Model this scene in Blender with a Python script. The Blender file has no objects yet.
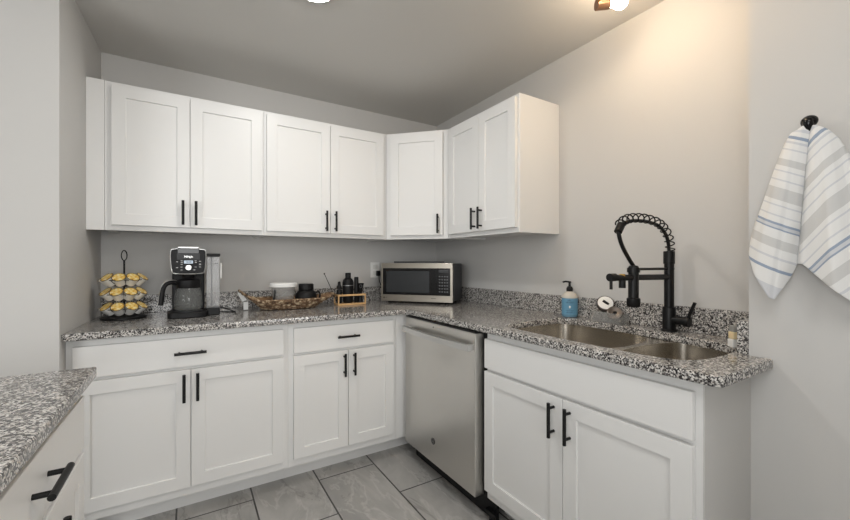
import bpy, bmesh, math, random
from mathutils import Vector, Matrix
random.seed(7)
C = bpy.context.scene.collection
SC = bpy.context.scene
PI = math.pi

# ---------------------------------------------------------------- camera
cam_d = bpy.data.cameras.new('camera'); cam = bpy.data.objects.new('camera', cam_d); C.objects.link(cam)
cam.location = (-1.7927, -2.7375, 1.2023)
cam.rotation_euler = (PI / 2, 0, -0.5502)
cam_d.sensor_fit = 'HORIZONTAL'; cam_d.sensor_width = 36.0
cam_d.lens = 36.0 * 383.97 / 850.0
cam_d.shift_y = 2.57 / 850.0
cam_d.clip_start = 0.02
SC.camera = cam

# ---------------------------------------------------------------- world, lights, exposure
SC.view_settings.view_transform = 'Standard'
SC.view_settings.look = 'None'
SC.view_settings.gamma = 1.0
SC.view_settings.use_curve_mapping = False
SC.view_settings.exposure = 0.07
W = bpy.data.worlds.new('world'); SC.world = W; W.use_nodes = True
W.node_tree.nodes['Background'].inputs[0].default_value = (0.80, 0.88, 1.0, 1)
W.node_tree.nodes['Background'].inputs[1].default_value = 0.5


def area(name, loc, target, size, size_y, power, color):
    l = bpy.data.lights.new(name, 'AREA'); l.shape = 'RECTANGLE'; l.size = size; l.size_y = size_y
    l.energy = power; l.color = color
    o = bpy.data.objects.new(name, l); C.objects.link(o); o.location = loc
    o.rotation_euler = (Vector(target) - Vector(loc)).to_track_quat('-Z', 'Y').to_euler()
    return o


# fill lights added at two unseen windows, far left and behind the camera
area('daylight_fill', (-4.42, -3.45, 1.45), (0, -1.9, 1.0), 1.5, 1.5, 40, (1.0, 1.0, 0.985))
area('daylight_fill', (-1.85, -5.90, 1.45), (-1.9, 0, 1.0), 1.5, 1.5, 52, (1.0, 1.0, 0.985))
# fill light added under the ceiling behind the camera, without a fixture
area('ceiling_fill', (-1.55, -2.95, 2.33), (-1.55, -2.95, 0), 0.8, 0.8, 10, (1.0, 0.99, 0.97))


# ---------------------------------------------------------------- materials
def lin(c):
    return tuple(((v / 12.92) if v <= 0.04045 else ((v + 0.055) / 1.055) ** 2.4) for v in c)


def rgb(r, g, b):
    return lin((r / 255, g / 255, b / 255)) + (1,)


def mat(name, col, rough=0.5, metal=0.0, **kw):
    m = bpy.data.materials.new(name); m.use_nodes = True
    p = m.node_tree.nodes['Principled BSDF']
    p.inputs['Base Color'].default_value = col
    p.inputs['Roughness'].default_value = rough
    p.inputs['Metallic'].default_value = metal
    for k, v in kw.items():
        p.inputs[k.replace('_', ' ')].default_value = v
    return m


class NT:
    def __init__(s, m): s.t = m.node_tree; s.p = s.t.nodes['Principled BSDF']
    def n(s, typ, **kw):
        nd = s.t.nodes.new(typ)
        for k, v in kw.items(): setattr(nd, k, v)
        return nd
    def l(s, a, b): s.t.links.new(a, b)
    def geo(s): return s.n('ShaderNodeNewGeometry').outputs['Position']
    def obj(s): return s.n('ShaderNodeTexCoord').outputs['Object']
    def noise(s, vec, scale, detail=2, rough=0.5, dist=0.0):
        nd = s.n('ShaderNodeTexNoise'); nd.inputs['Scale'].default_value = scale
        nd.inputs['Detail'].default_value = detail; nd.inputs['Roughness'].default_value = rough
        nd.inputs['Distortion'].default_value = dist
        if vec is not None: s.l(vec, nd.inputs['Vector'])
        return nd
    def ramp(s, fac, stops, interp='LINEAR'):
        r = s.n('ShaderNodeValToRGB'); r.color_ramp.interpolation = interp
        e = r.color_ramp.elements
        while len(e) < len(stops): e.new(0.5)
        for i, (pos, c) in enumerate(stops): e[i].position = pos; e[i].color = c
        s.l(fac, r.inputs[0]); return r.outputs[0]
    def mix(s, fac, a, b, mode='MIX'):
        nd = s.n('ShaderNodeMix', data_type='RGBA', blend_type=mode)
        if isinstance(fac, (int, float)): nd.inputs[0].default_value = fac
        else: s.l(fac, nd.inputs[0])
        for i, v in ((6, a), (7, b)):
            if isinstance(v, tuple): nd.inputs[i].default_value = v
            else: s.l(v, nd.inputs[i])
        return nd.outputs[2]
    def bump(s, h, strength=0.2, dist=0.002):
        b = s.n('ShaderNodeBump'); b.inputs['Strength'].default_value = strength
        b.inputs['Distance'].default_value = dist
        s.l(h, b.inputs['Height']); s.l(b.outputs[0], s.p.inputs['Normal'])


def paint(name, col, rough=0.75, scale=260, bump=0.06):
    m = mat(name, col, rough); t = NT(m)
    nz = t.noise(t.geo(), scale, 3)
    t.bump(nz.outputs[0], bump, 0.001)
    big = t.noise(t.geo(), 1.3, 2)
    d = tuple(v * 0.975 for v in col[:3]) + (1,)
    t.l(t.mix(big.outputs[0], d, col), t.p.inputs['Base Color'])
    return m


M = {}
M['wall'] = paint('wall_paint', rgb(204, 203, 201), 0.8)
M['ceiling'] = paint('ceiling_paint', rgb(212, 210, 206), 0.9, 180, 0.10)
M['cab'] = mat('cabinet_white_paint', rgb(230, 230, 229), 0.38)
M['cab_in'] = mat('cabinet_underside', rgb(222, 220, 215), 0.6)
M['black'] = mat('matte_black_metal', rgb(15, 15, 16), 0.42, 0.2, Specular_IOR_Level=0.4)
M['plastic'] = mat('black_plastic', rgb(13, 13, 15), 0.48, Specular_IOR_Level=0.3)
M['plastic_g'] = mat('black_gloss_plastic', rgb(10, 10, 12), 0.16, Specular_IOR_Level=0.35)
M['dark'] = mat('dark_grey_plastic', rgb(50, 51, 54), 0.4)
M['white'] = mat('white_plastic', rgb(238, 238, 236), 0.4)
M['chrome'] = mat('chrome', rgb(210, 210, 208), 0.18, 1.0)
M['gold'] = mat('brushed_gold', rgb(214, 170, 92), 0.3, 1.0)
M['bronze'] = mat('brushed_bronze', rgb(150, 116, 92), 0.4, 0.7)
M['shaker'] = mat('matte_black_coating', rgb(12, 12, 13), 0.5, 0.0, Specular_IOR_Level=0.3)
M['band'] = mat('grey_band', rgb(150, 150, 150), 0.35, 0.8)
M['silver'] = mat('silver_trim', rgb(206, 206, 205), 0.30, 1.0)


def brushed(name, col, rough, axis, metal=1.0):
    m = mat(name, col, rough, metal); t = NT(m)
    mp = t.n('ShaderNodeMapping'); t.l(t.obj(), mp.inputs[0])
    mp.inputs['Scale'].default_value = axis
    nz = t.noise(mp.outputs[0], 1.0, 3)
    t.bump(nz.outputs[0], 0.04, 0.001)
    mr = t.n('ShaderNodeMapRange'); t.l(nz.outputs[0], mr.inputs[0])
    mr.inputs[3].default_value = rough - 0.06; mr.inputs[4].default_value = rough + 0.08
    t.l(mr.outputs[0], t.p.inputs['Roughness'])
    return m


M['steel'] = brushed('brushed_stainless_steel', rgb(214, 212, 208), 0.32, (400, 4, 400))
M['steel_dark'] = brushed('brushed_stainless_edge', rgb(150, 149, 146), 0.3, (300, 300, 4))
M['sink'] = mat('satin_stainless_bowl', rgb(202, 195, 184), 0.26, 1.0)
M['mw_steel'] = brushed('microwave_stainless', rgb(158, 152, 142), 0.30, (4, 300, 300))


def granite(name):
    m = mat(name, (0.4, 0.4, 0.4, 1), 0.13); t = NT(m)
    g = t.geo()
    nz = t.noise(g, 130, 3, 0.6)
    wob = t.n('ShaderNodeVectorMath', operation='SCALE'); t.l(nz.outputs['Color'], wob.inputs[0]); wob.inputs['Scale'].default_value = 0.006
    add = t.n('ShaderNodeVectorMath', operation='ADD'); t.l(g, add.inputs[0]); t.l(wob.outputs[0], add.inputs[1])
    v = t.n('ShaderNodeTexVoronoi'); v.inputs['Scale'].default_value = 250; t.l(add.outputs[0], v.inputs['Vector'])
    sx = t.n('ShaderNodeSeparateColor'); t.l(v.outputs['Color'], sx.inputs[0])
    big = t.noise(g, 55, 3, 0.6)
    mth = t.n('ShaderNodeMath', operation='MULTIPLY_ADD'); t.l(big.outputs[0], mth.inputs[0]); mth.inputs[1].default_value = 0.9
    mth.inputs[2].default_value = -0.51
    ad = t.n('ShaderNodeMath', operation='ADD'); t.l(sx.outputs[0], ad.inputs[0]); t.l(mth.outputs[0], ad.inputs[1])
    col = t.ramp(ad.outputs[0], [(0.0, rgb(30, 30, 33)), (0.22, rgb(92, 91, 92)), (0.40, rgb(146, 145, 143)),
                                 (0.58, rgb(188, 184, 179)), (0.74, rgb(214, 212, 208))], 'CONSTANT')
    warm = t.mix(sx.outputs[1], col, rgb(176, 164, 154), 'MIX')
    fac = t.n('ShaderNodeMath', operation='MULTIPLY'); t.l(sx.outputs[2], fac.inputs[0]); fac.inputs[1].default_value = 0.22
    t.l(t.mix(fac.outputs[0], col, warm), t.p.inputs['Base Color'])
    return m


M['granite'] = granite('speckled_granite')


def tile():
    m = mat('grey_stone_tile', (0.3, 0.3, 0.3, 1), 0.33); t = NT(m)
    sp = t.n('ShaderNodeSeparateXYZ'); t.l(t.geo(), sp.inputs[0])
    def addc(s, c):
        a = t.n('ShaderNodeMath', operation='ADD'); t.l(s, a.inputs[0]); a.inputs[1].default_value = c; return a.outputs[0]
    bx = addc(sp.outputs[1], 0.953 + 0.33 + 0.66 * 20)
    by = addc(sp.outputs[0], 0.853 + 0.331 * 20)
    cb = t.n('ShaderNodeCombineXYZ'); t.l(bx, cb.inputs[0]); t.l(by, cb.inputs[1])
    br = t.n('ShaderNodeTexBrick'); t.l(cb.outputs[0], br.inputs['Vector'])
    br.offset = 0.5; br.offset_frequency = 2; br.squash = 1.0
    br.inputs['Scale'].default_value = 1.0; br.inputs['Mortar Size'].default_value = 0.0042
    br.inputs['Mortar Smooth'].default_value = 0.1
    br.inputs['Brick Width'].default_value = 0.66; br.inputs['Row Height'].default_value = 0.331
    br.inputs['Color1'].default_value = (0, 0, 0, 1); br.inputs['Color2'].default_value = (1, 1, 1, 1)
    br.inputs['Mortar'].default_value = (0.5, 0.5, 0.5, 1)
    # every tile gets its own slab of veining
    off = t.n('ShaderNodeVectorMath', operation='SCALE'); t.l(br.outputs['Color'], off.inputs[0]); off.inputs['Scale'].default_value = 7.0
    pos = t.n('ShaderNodeVectorMath', operation='ADD'); t.l(t.geo(), pos.inputs[0]); t.l(off.outputs[0], pos.inputs[1])
    mp = t.n('ShaderNodeMapping'); t.l(pos.outputs[0], mp.inputs[0]); mp.inputs['Scale'].default_value = (1.5, 0.6, 1.0)
    mp.inputs['Rotation'].default_value = (0, 0, 0.3)
    cloud = t.noise(mp.outputs[0], 3.2, 6, 0.6, 0.8)
    base = t.ramp(cloud.outputs[0], [(0.3, rgb(150, 149, 147)), (0.7, rgb(184, 182, 179))])
    vn = t.noise(mp.outputs[0], 2.6, 5, 0.62, 0.5)
    v1 = t.ramp(vn.outputs[0], [(0.478, (0, 0, 0, 1)), (0.5, (1, 1, 1, 1)), (0.522, (0, 0, 0, 1))])
    vn2 = t.noise(mp.outputs[0], 1.9, 6, 0.66, 0.6)
    v2 = t.ramp(vn2.outputs[0], [(0.485, (0, 0, 0, 1)), (0.5, (1, 1, 1, 1)), (0.515, (0, 0, 0, 1))])
    f1 = t.n('ShaderNodeMath', operation='MULTIPLY'); t.l(v1, f1.inputs[0]); f1.inputs[1].default_value = 0.35
    f2 = t.n('ShaderNodeMath', operation='MULTIPLY'); t.l(v2, f2.inputs[0]); f2.inputs[1].default_value = 0.5
    c = t.mix(f1.outputs[0], base, rgb(206, 204, 201))
    c = t.mix(f2.outputs[0], c, rgb(118, 116, 113))
    c = t.mix(br.outputs['Fac'], c, rgb(66, 65, 64))
    t.l(c, t.p.inputs['Base Color'])
    inv = t.n('ShaderNodeMath', operation='SUBTRACT'); inv.inputs[0].default_value = 1.0; t.l(br.outputs['Fac'], inv.inputs[1])
    t.bump(inv.outputs[0], 0.6, 0.002)
    return m


M['tile'] = tile()


def glass(name, col, rough=0.02, alpha=None, ior=1.45):
    m = mat(name, col, rough); p = m.node_tree.nodes['Principled BSDF']
    p.inputs['Transmission Weight'].default_value = 1.0; p.inputs['IOR'].default_value = ior
    return m


M['glass'] = glass('clear_glass', (0.93, 0.95, 0.95, 1), 0.02, ior=1.2)


def sheer(name, col, alpha, rough=.12):
    m = mat(name, col, rough); m.node_tree.nodes['Principled BSDF'].inputs['Alpha'].default_value = alpha; return m


M['smoke'] = sheer('smoky_plastic', rgb(190, 192, 194), .34)
M['clear'] = sheer('clear_plastic', rgb(190, 190, 188), .24)
M['glass'] = sheer('carafe_glass', rgb(150, 152, 150), .16, .05)


def emit(name, col, strength):
    m = mat(name, col, 0.5); p = m.node_tree.nodes['Principled BSDF']
    p.inputs['Emission Color'].default_value = col; p.inputs['Emission Strength'].default_value = strength
    return m


M['bulb'] = emit('lit_warm_bulb', (1.0, 0.78, 0.54, 1), 84)
M['disc'] = emit('lit_ceiling_disc', (1.0, 0.985, 0.955, 1), 138)
M['lcd'] = emit('lit_display', rgb(176, 190, 205), 0.35)


def woven():
    m = mat('dried_grass_weave', rgb(150, 118, 84), 0.75); t = NT(m)
    nz = t.noise(t.obj(), 42, 3, 0.7)
    c = t.ramp(nz.outputs[0], [(0.36, rgb(58, 42, 30)), (0.5, rgb(120, 92, 66)), (0.64, rgb(206, 188, 158))])
    t.l(c, t.p.inputs['Base Color'])
    return m


M['woven'] = woven(); M['woven_in'] = mat('dried_grass_inside', rgb(140, 108, 76), .8)


def wood(name, a, b):
    m = mat(name, a, 0.5); t = NT(m)
    mp = t.n('ShaderNodeMapping'); t.l(t.obj(), mp.inputs[0]); mp.inputs['Scale'].default_value = (6, 90, 90)
    nz = t.noise(mp.outputs[0], 1.0, 3)
    t.l(t.mix(nz.outputs[0], a, b), t.p.inputs['Base Color'])
    return m


M['bamboo'] = wood('pale_bamboo', rgb(226, 186, 134), rgb(204, 160, 108))


# ---------------------------------------------------------------- mesh helpers
class MB:
    def __init__(s): s.b = bmesh.new()
    def box(s, x0, x1, y0, y1, z0, z1):
        vs = [s.b.verts.new(v) for v in ((x0, y0, z0), (x1, y0, z0), (x1, y1, z0), (x0, y1, z0),
                                         (x0, y0, z1), (x1, y0, z1), (x1, y1, z1), (x0, y1, z1))]
        for f in ((0, 3, 2, 1), (4, 5, 6, 7), (0, 1, 5, 4), (1, 2, 6, 5), (2, 3, 7, 6), (3, 0, 4, 7)):
            s.b.faces.new([vs[i] for i in f])
        return s
    def prism(s, pts, z0, z1):
        a = [s.b.verts.new((x, y, z0)) for x, y in pts]; c = [s.b.verts.new((x, y, z1)) for x, y in pts]
        n = len(pts)
        for i in range(n):
            j = (i + 1) % n; s.b.faces.new((a[i], a[j], c[j], c[i]))
        s.b.faces.new(a[::-1]); s.b.faces.new(c)
        return s
    def rings(s, rings, cap0=True, cap1=True, close=True):
        L = [[s.b.verts.new(p) for p in r] for r in rings]
        n = len(L[0])
        for a, c in zip(L, L[1:]):
            for i in range(n if close else n - 1):
                j = (i + 1) % n; s.b.faces.new((a[i], a[j], c[j], c[i]))
        if cap0: s.b.faces.new(L[0][::-1])
        if cap1: s.b.faces.new(L[-1])
        return s
    def frame(s, d):
        d = Vector(d).normalized()
        u = d.orthogonal().normalized(); return u, d.cross(u)
    def cyl(s, p0, p1, r0, r1=None, seg=20):
        r1 = r0 if r1 is None else r1
        p0, p1 = Vector(p0), Vector(p1); u, v = s.frame(p1 - p0)
        def ring(p, r): return [p + (u * math.cos(2 * PI * i / seg) + v * math.sin(2 * PI * i / seg)) * r for i in range(seg)]
        return s.rings([ring(p0, r0), ring(p1, r1)])
    def lathe(s, prof, c=(0, 0, 0), axis=(0, 0, 1), seg=28, cap0=True, cap1=True):
        ax = Vector(axis).normalized(); u, v = s.frame(ax); c = Vector(c)
        return s.rings([[c + ax * h + (u * math.cos(2 * PI * i / seg) + v * math.sin(2 * PI * i / seg)) * max(r, 1e-5) for i in range(seg)] for r, h in prof], cap0, cap1)
    def tube(s, pts, r, seg=10, closed=False, rfun=None):
        pts = [Vector(p) for p in pts]; n = len(pts); out = []; u = None
        for i, p in enumerate(pts):
            if closed: d = pts[(i + 1) % n] - pts[i - 1]
            else: d = pts[min(i + 1, n - 1)] - pts[max(i - 1, 0)]
            d = d.normalized()
            if u is None: u = d.orthogonal().normalized()
            u = (u - d * u.dot(d)).normalized(); v = d.cross(u)
            rr = rfun(i / (n - 1)) if rfun else r
            out.append([p + (u * math.cos(2 * PI * k / seg) + v * math.sin(2 * PI * k / seg)) * rr for k in range(seg)])
        if closed: return s.rings(out + [out[0]], False, False)
        return s.rings(out)
    def ball(s, c, r, seg=16, sc=(1, 1, 1)):
        rs = []
        for i in range(1, 10):
            a = PI * i / 10
            rs.append([Vector(c) + Vector((r * sc[0] * math.sin(a) * math.cos(2 * PI * k / seg), r * sc[1] * math.sin(a) * math.sin(2 * PI * k / seg), -r * sc[2] * math.cos(a))) for k in range(seg)])
        return s.rings(rs)
    def build(s, name, m, parent=None, smooth=False, bevel=0.0, bseg=2, offset=None, solid=0.0):
        b = s.b
        bmesh.ops.remove_doubles(b, verts=b.verts, dist=1e-6)
        bmesh.ops.recalc_face_normals(b, faces=b.faces)
        if offset is not None: bmesh.ops.translate(b, verts=b.verts, vec=-Vector(offset))
        me = bpy.data.meshes.new(name); b.to_mesh(me); b.free()
        o = bpy.data.objects.new(name, me); C.objects.link(o)
        if m is not None: me.materials.append(M[m] if isinstance(m, str) else m)
        if parent is not None: o.parent = parent
        if smooth:
            for p in me.polygons: p.use_smooth = True
            try: me.set_sharp_from_angle(angle=math.radians(38))
            except Exception: pass
        if solid:
            md = o.modifiers.new('solid', 'SOLIDIFY'); md.thickness = solid
        if bevel:
            md = o.modifiers.new('bevel', 'BEVEL'); md.width = bevel; md.segments = bseg; md.limit_method = 'ANGLE'; md.angle_limit = math.radians(40)
            md.harden_normals = False
        return o


def tag(o, label, cat, group=None):
    o['label'] = label; o['category'] = cat
    if group: o['group'] = group
    return o


def thing(name, label, cat, loc=(0, 0, 0), rz=0.0, group=None):
    o = bpy.data.objects.new(name, None); C.objects.link(o); o.location = loc; o.rotation_euler = (0, 0, rz)
    o.empty_display_size = 0.05
    return tag(o, label, cat, group)


def structure(o):
    o['kind'] = 'structure'; return o


def text_mesh(name, body, size, m, parent, loc, rot, depth=0.0006, sx=1.0, align='CENTER'):
    cu = bpy.data.curves.new(name, 'FONT'); cu.body = body; cu.size = size; cu.extrude = depth; cu.align_x = align; cu.align_y = 'CENTER'
    tmp = bpy.data.objects.new(name + '_tmp', cu); C.objects.link(tmp)
    dg = bpy.context.evaluated_depsgraph_get(); dg.update()
    me = bpy.data.meshes.new_from_object(tmp.evaluated_get(dg)); bpy.data.objects.remove(tmp)
    o = bpy.data.objects.new(name, me); C.objects.link(o); me.materials.clear(); me.materials.append(M[m])
    o.parent = parent; o.location = loc; o.rotation_euler = rot; o.scale = (sx, 1, 1)
    return o


# ---------------------------------------------------------------- room shell
CZ = 2.3626; XL = -2.2222; CT = 0.914; DW_ = 0.308; YE = -2.2455; YCE = -2.3045
YB = -6.0; XF = -4.5
structure(MB().box(XF - .1, 0.1, YB - .1, 0.1, -0.1, 0.0).build('floor', 'tile'))
structure(MB().box(XF - .1, 0.1, YB - .1, 0.1, CZ, CZ + 0.1).build('ceiling', 'ceiling'))
structure(MB().box(-2.208, 0.0, 0.0, 0.1, 0, CZ).build('wall_back', 'wall'))
structure(MB().prism([(XF, -.705), (-2.2320, -.685), (-2.208, 0), (-2.203, .1), (XF, .1)], 0, CZ).build('wall_left', 'wall'))
wf = MB(); wf.box(XF - .1, XF, YB, -0.705, 0, 0.7); wf.box(XF - .1, XF, YB, -0.705, 2.2, CZ)
wf.box(XF - .1, XF, YB, -4.2, .7, 2.2); wf.box(XF - .1, XF, -2.7, -.705, .7, 2.2)
structure(wf.build('wall_far_left', 'wall'))
structure(MB().box(0.0, 0.1, YE, 0.1, 0, CZ).build('wall_right', 'wall'))
structure(MB().box(-DW_, 0.1, YB, YE, 0, CZ).build('wall_front_right', 'wall'))
# unseen short wall, added to keep window light off the sink cabinet's end panel
structure(MB().box(-1.10, -DW_ - .0005, -3.50, -3.40, 0, CZ).build('wall_light_blocker', 'wall'))
# wall behind the camera with two window openings
wf = MB()
wf.box(XF, 0.1, YB - .1, YB, 0, 0.7); wf.box(XF, 0.1, YB - .1, YB, 2.2, CZ)
for a, b in ((XF, -2.6), (-1.1, 0.1)): wf.box(a, b, YB - .1, YB, 0.7, 2.2)
structure(wf.build('wall_behind', 'wall'))
w = 0.05
f = MB(); a, b = -2.6, -1.1
f.box(a, b, YB - .06, YB - .02, 0.7, 0.7 + w); f.box(a, b, YB - .06, YB - .02, 2.2 - w, 2.2)
f.box(a, a + w, YB - .06, YB - .02, .7, 2.2); f.box(b - w, b, YB - .06, YB - .02, .7, 2.2)
structure(f.build('added_window_1', 'white'))  # unseen window behind the camera, added to light the room
f = MB(); a, b = -4.2, -2.7
f.box(XF - .06, XF - .02, a, b, 0.7, 0.7 + w); f.box(XF - .06, XF - .02, a, b, 2.2 - w, 2.2)
f.box(XF - .06, XF - .02, a, a + w, .7, 2.2); f.box(XF - .06, XF - .02, b - w, b, .7, 2.2)
structure(f.build('added_window_2', 'white'))  # unseen window on the far left, likewise added for its light

# ---------------------------------------------------------------- cabinet helpers (A -> B with the room on the right hand)
def pt(A, d, n, a, z, off): return Vector((A[0] + d[0] * a + n[0] * off, A[1] + d[1] * a + n[1] * off, z))


def dirs(A, B):
    v = Vector((B[0] - A[0], B[1] - A[1])); L = v.length; v /= L
    return (v.x, v.y), (v.y, -v.x), L


def slab(mb, A, d, n, a0, a1, z0, z1, o0, o1):
    P = lambda a, z, o: pt(A, d, n, a, z, o)
    mb.rings([[P(a0, z0, o0), P(a1, z0, o0), P(a1, z1, o0), P(a0, z1, o0)],
              [P(a0, z0, o1), P(a1, z0, o1), P(a1, z1, o1), P(a0, z1, o1)]])
    return mb


def shaker_door(A, d, n, a0, a1, z0, z1, parent, o0=0.001, th=0.021, rail=0.057, rec=0.0085, mat_='cab'):
    P = lambda a, z, o: pt(A, d, n, a, z, o)
    def R(i, o): return [P(a0 + i, z0 + i, o), P(a1 - i, z0 + i, o), P(a1 - i, z1 - i, o), P(a0 + i, z1 - i, o)]
    mb = MB(); mb.rings([R(0, o0), R(0, th), R(rail, th), R(rail + .0006, th - rec)])
    return mb.build('door', mat_, parent, bevel=0.0012, bseg=2)


def handle(A, d, n, a, z, vertical, parent, L=0.128, o0=0.021, proj=0.030, r=0.0066):
    P = lambda da, dz, o: pt(A, d, n, a + da, z + dz, o)
    mb = MB(); h = L / 2; s = h * 0.70
    if vertical:
        mb.cyl(P(0, -h, o0 + proj), P(0, h, o0 + proj), r, seg=14)
        for k in (-s, s): mb.cyl(P(0, k, o0 - .001), P(0, k, o0 + proj), r * 0.8, seg=12)
    else:
        mb.cyl(P(-h, 0, o0 + proj), P(h, 0, o0 + proj), r, seg=14)
        for k in (-s, s): mb.cyl(P(k, 0, o0 - .001), P(k, 0, o0 + proj), r * 0.8, seg=12)
    return mb.build('handle', 'black', parent, smooth=True)


HB, HT = 1.3631, 2.0977


def wall_cabinet(label, A, B, depth, doors, handles, zh=1.465, extra=None):
    """A, B: ends of the face frame line; doors: list of (a0,a1); handles: a per door"""
    d, n, L = dirs(A, B)
    t = thing('wall_cabinet', label, 'cabinet', group='white wall cabinets')
    mb = MB()
    slab(mb, A, d, n, 0, L, HB + .012, HT, -depth, -0.019)
    mb.build('cabinet_box', 'cab', t)
    ff = MB(); slab(ff, A, d, n, 0, L, HB, HT, -0.019, 0.0)
    slab(ff, A, d, n, 0, .018, HB, HB + .012, -depth, -0.019); slab(ff, A, d, n, L - .018, L, HB, HB + .012, -depth, -0.019)
    ff.build('face_frame', 'cab', t, bevel=0.0012)
    for (a0, a1), h in zip(doors, handles):
        dr = shaker_door(A, d, n, a0, a1, 1.389, 2.079, t)
        handle(A, d, n, h, zh, True, dr)
    return t


YF = -0.3077
x0 = -2.148
w1 = wall_cabinet('leftmost white wall cabinet, above the coffee maker and pod carousel', (x0, YF), (-1.419, YF), -YF,
                  [(x0 * -1 - 2.120, 0)] and [(-2.120 - x0, -1.7915 - x0), (-1.7885 - x0, -1.432 - x0)], [-1.8215 - x0, -1.7625 - x0])
# filler strip between the cabinet and the left wall
MB().box(-2.2182, x0 - .0008, YF - .0012, YF + .018, HB - .001, HT + .001).build('filler_strip', 'cab', w1, bevel=.001)
x0 = -1.418
w2 = wall_cabinet('wide white two-door wall cabinet above the woven basket', (x0, YF), (-0.6185, YF), -YF,
                  [(-1.405 - x0, -1.0255 - x0), (-1.0225 - x0, -0.648 - x0)], [-1.054 - x0, -0.994 - x0])
# diagonal corner cabinet
t = thing('wall_cabinet', 'single-door diagonal corner wall cabinet above the microwave', 'cabinet', group='white wall cabinets')
XR = -0.3112; YC2 = -0.6198
A, B = (-0.6177, YF), (XR, YC2)
d, n, L = dirs(A, B)
q = 0.0
MB().prism([(-.6177, -.0005), (-.0005, -.0005), (-.0005, YC2 + .0005), (XR - n[0] * .019, YC2 + .0005), (A[0] + .0004, YF - n[1] * .019)], HB + .012, HT).build('cabinet_box', 'cab', t)
ff = MB(); slab(ff, A, d, n, 0, L, HB, HT, -.019, 0); ff.build('face_frame', 'cab', t, bevel=.0012)
dr = shaker_door(A, d, n, .034, L - .034, 1.389, 2.079, t)
handle(A, d, n, L - .034 - .03, 1.462, True, dr)
# right-hand wall cabinet
A, B = (XR, YC2 - .0012), (XR, -1.2746)
y0 = -A[1]
wall_cabinet('white wall cabinet on the sink wall, its end panel facing the faucet', A, B, -XR - .0005,
             [(.649 - y0, .9575 - y0), (.9605 - y0, 1.262 - y0)], [.928 - y0, .990 - y0], zh=1.464)

# ---------------------------------------------------------------- base cabinets
FZ = CT - 0.030          # underside of the worktop


def base_cabinet(label, A, B, depth, drawer, dz, doors, door_z, hdoors, drawer_handle=True, toe=0.108, inset=0.0, hollow=False, dh_z=None, hz=0.623):
    d, n, L = dirs(A, B)
    t = thing('base_cabinet', label, 'cabinet', group='white base cabinets')
    mb = MB()
    if hollow:
        slab(mb, A, d, n, 0, .004, .108, FZ - .0005, -depth, -.019); slab(mb, A, d, n, L - .016, L, .108, FZ - .0005, -depth, -.019)
        slab(mb, A, d, n, 0.004, L - .016, .108, .124, -depth, -.019)
    else: slab(mb, A, d, n, inset, L, .108, FZ - .0005, -depth, -.019)
    slab(mb, A, d, n, inset, L, 0.0005, .108, -depth, -.125)
    mb.build('cabinet_box', 'cab', t)
    ff = MB()
    if hollow:
        slab(ff, A, d, n, 0, .035, .108, FZ - .0005, -.019, 0); slab(ff, A, d, n, L - .035, L, .108, FZ - .0005, -.019, 0)
        slab(ff, A, d, n, .035, L - .035, .108, .16, -.019, 0); slab(ff, A, d, n, .035, L - .035, .69, FZ - .0005, -.019, 0)
        slab(ff, A, d, n, L / 2 - .03, L / 2 + .03, .16, .69, -.019, 0)
    else: slab(ff, A, d, n, 0, L, .108, FZ - .0005, -.019, 0)
    ff.build('face_frame', 'cab', t, bevel=.001)
    tk = MB(); slab(tk, A, d, n, 0, L, 0.0005, .108, -.125, -.108); tk.build('toe_kick', 'cab', t)
    a0, a1 = drawer
    g = MB(); slab(g, A, d, n, a0, a1, dz[0], dz[1], .001, .021)
    dw = g.build('drawer' if drawer_handle else 'drawer_front', 'cab', t, bevel=.0025)
    if drawer_handle: handle(A, d, n, (a0 + a1) / 2, dh_z or (dz[0] + dz[1]) / 2, False, dw)
    for (b0, b1), h in zip(doors, hdoors):
        dr = shaker_door(A, d, n, b0, b1, door_z[0], door_z[1], t)
        handle(A, d, n, h, hz, True, dr)
    return t


x0 = -2.2290
base_cabinet('wide white base cabinet with drawer and two doors below the coffee maker', (x0, -.61), (-1.3451, -.61), .609,
             (-2.206 - x0, -1.370 - x0), (.7165, .851), [(-2.206 - x0, -1.7885 - x0), (-1.7855 - x0, -1.370 - x0)], (.152, .702), [-1.814 - x0, -1.760 - x0], inset=.023)
x0 = -1.3444
base_cabinet('narrower white base cabinet with drawer and two doors left of the dishwasher', (x0, -.61), (-.700, -.61), .609,
             (-1.319 - x0, -.724 - x0), (.7165, .851), [(-1.319 - x0, -1.0175 - x0), (-1.0145 - x0, -.724 - x0)], (.152, .702), [-1.042 - x0, -.984 - x0])
# corner filler post
t = thing('corner_filler', 'plain white filler in the corner between base cabinet and dishwasher', 'filler panel')
MB().box(-.6994, -.61, -.6095, -.55, .108, FZ - .001).box(-.6290, -.61, -.6590, -.6098, .108, FZ - .001).build('filler_post', 'cab', t, bevel=.001)
MB().box(-.6994, -.50, -.502, -.487, .0005, .108).build('toe_kick', 'cab', t)
# sink base
A, B = (-.61, -1.3655), (-.61, -2.2462); y0 = -A[1]
sb = base_cabinet('white sink base cabinet with two doors below the kitchen sink', A, B, .30,
                  (1.367 - y0, 2.229 - y0), (.7165, .851), [(1.367 - y0, 1.8025 - y0), (1.8055 - y0, 2.229 - y0)], (.152, .702),
                  [1.765 - y0, 1.836 - y0], drawer_handle=False, hz=.618, hollow=True)
MB().box(-.6095, -.3085, -2.2500, -2.2464, .0005, FZ - .001).build('end_panel', 'wall', sb)
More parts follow.
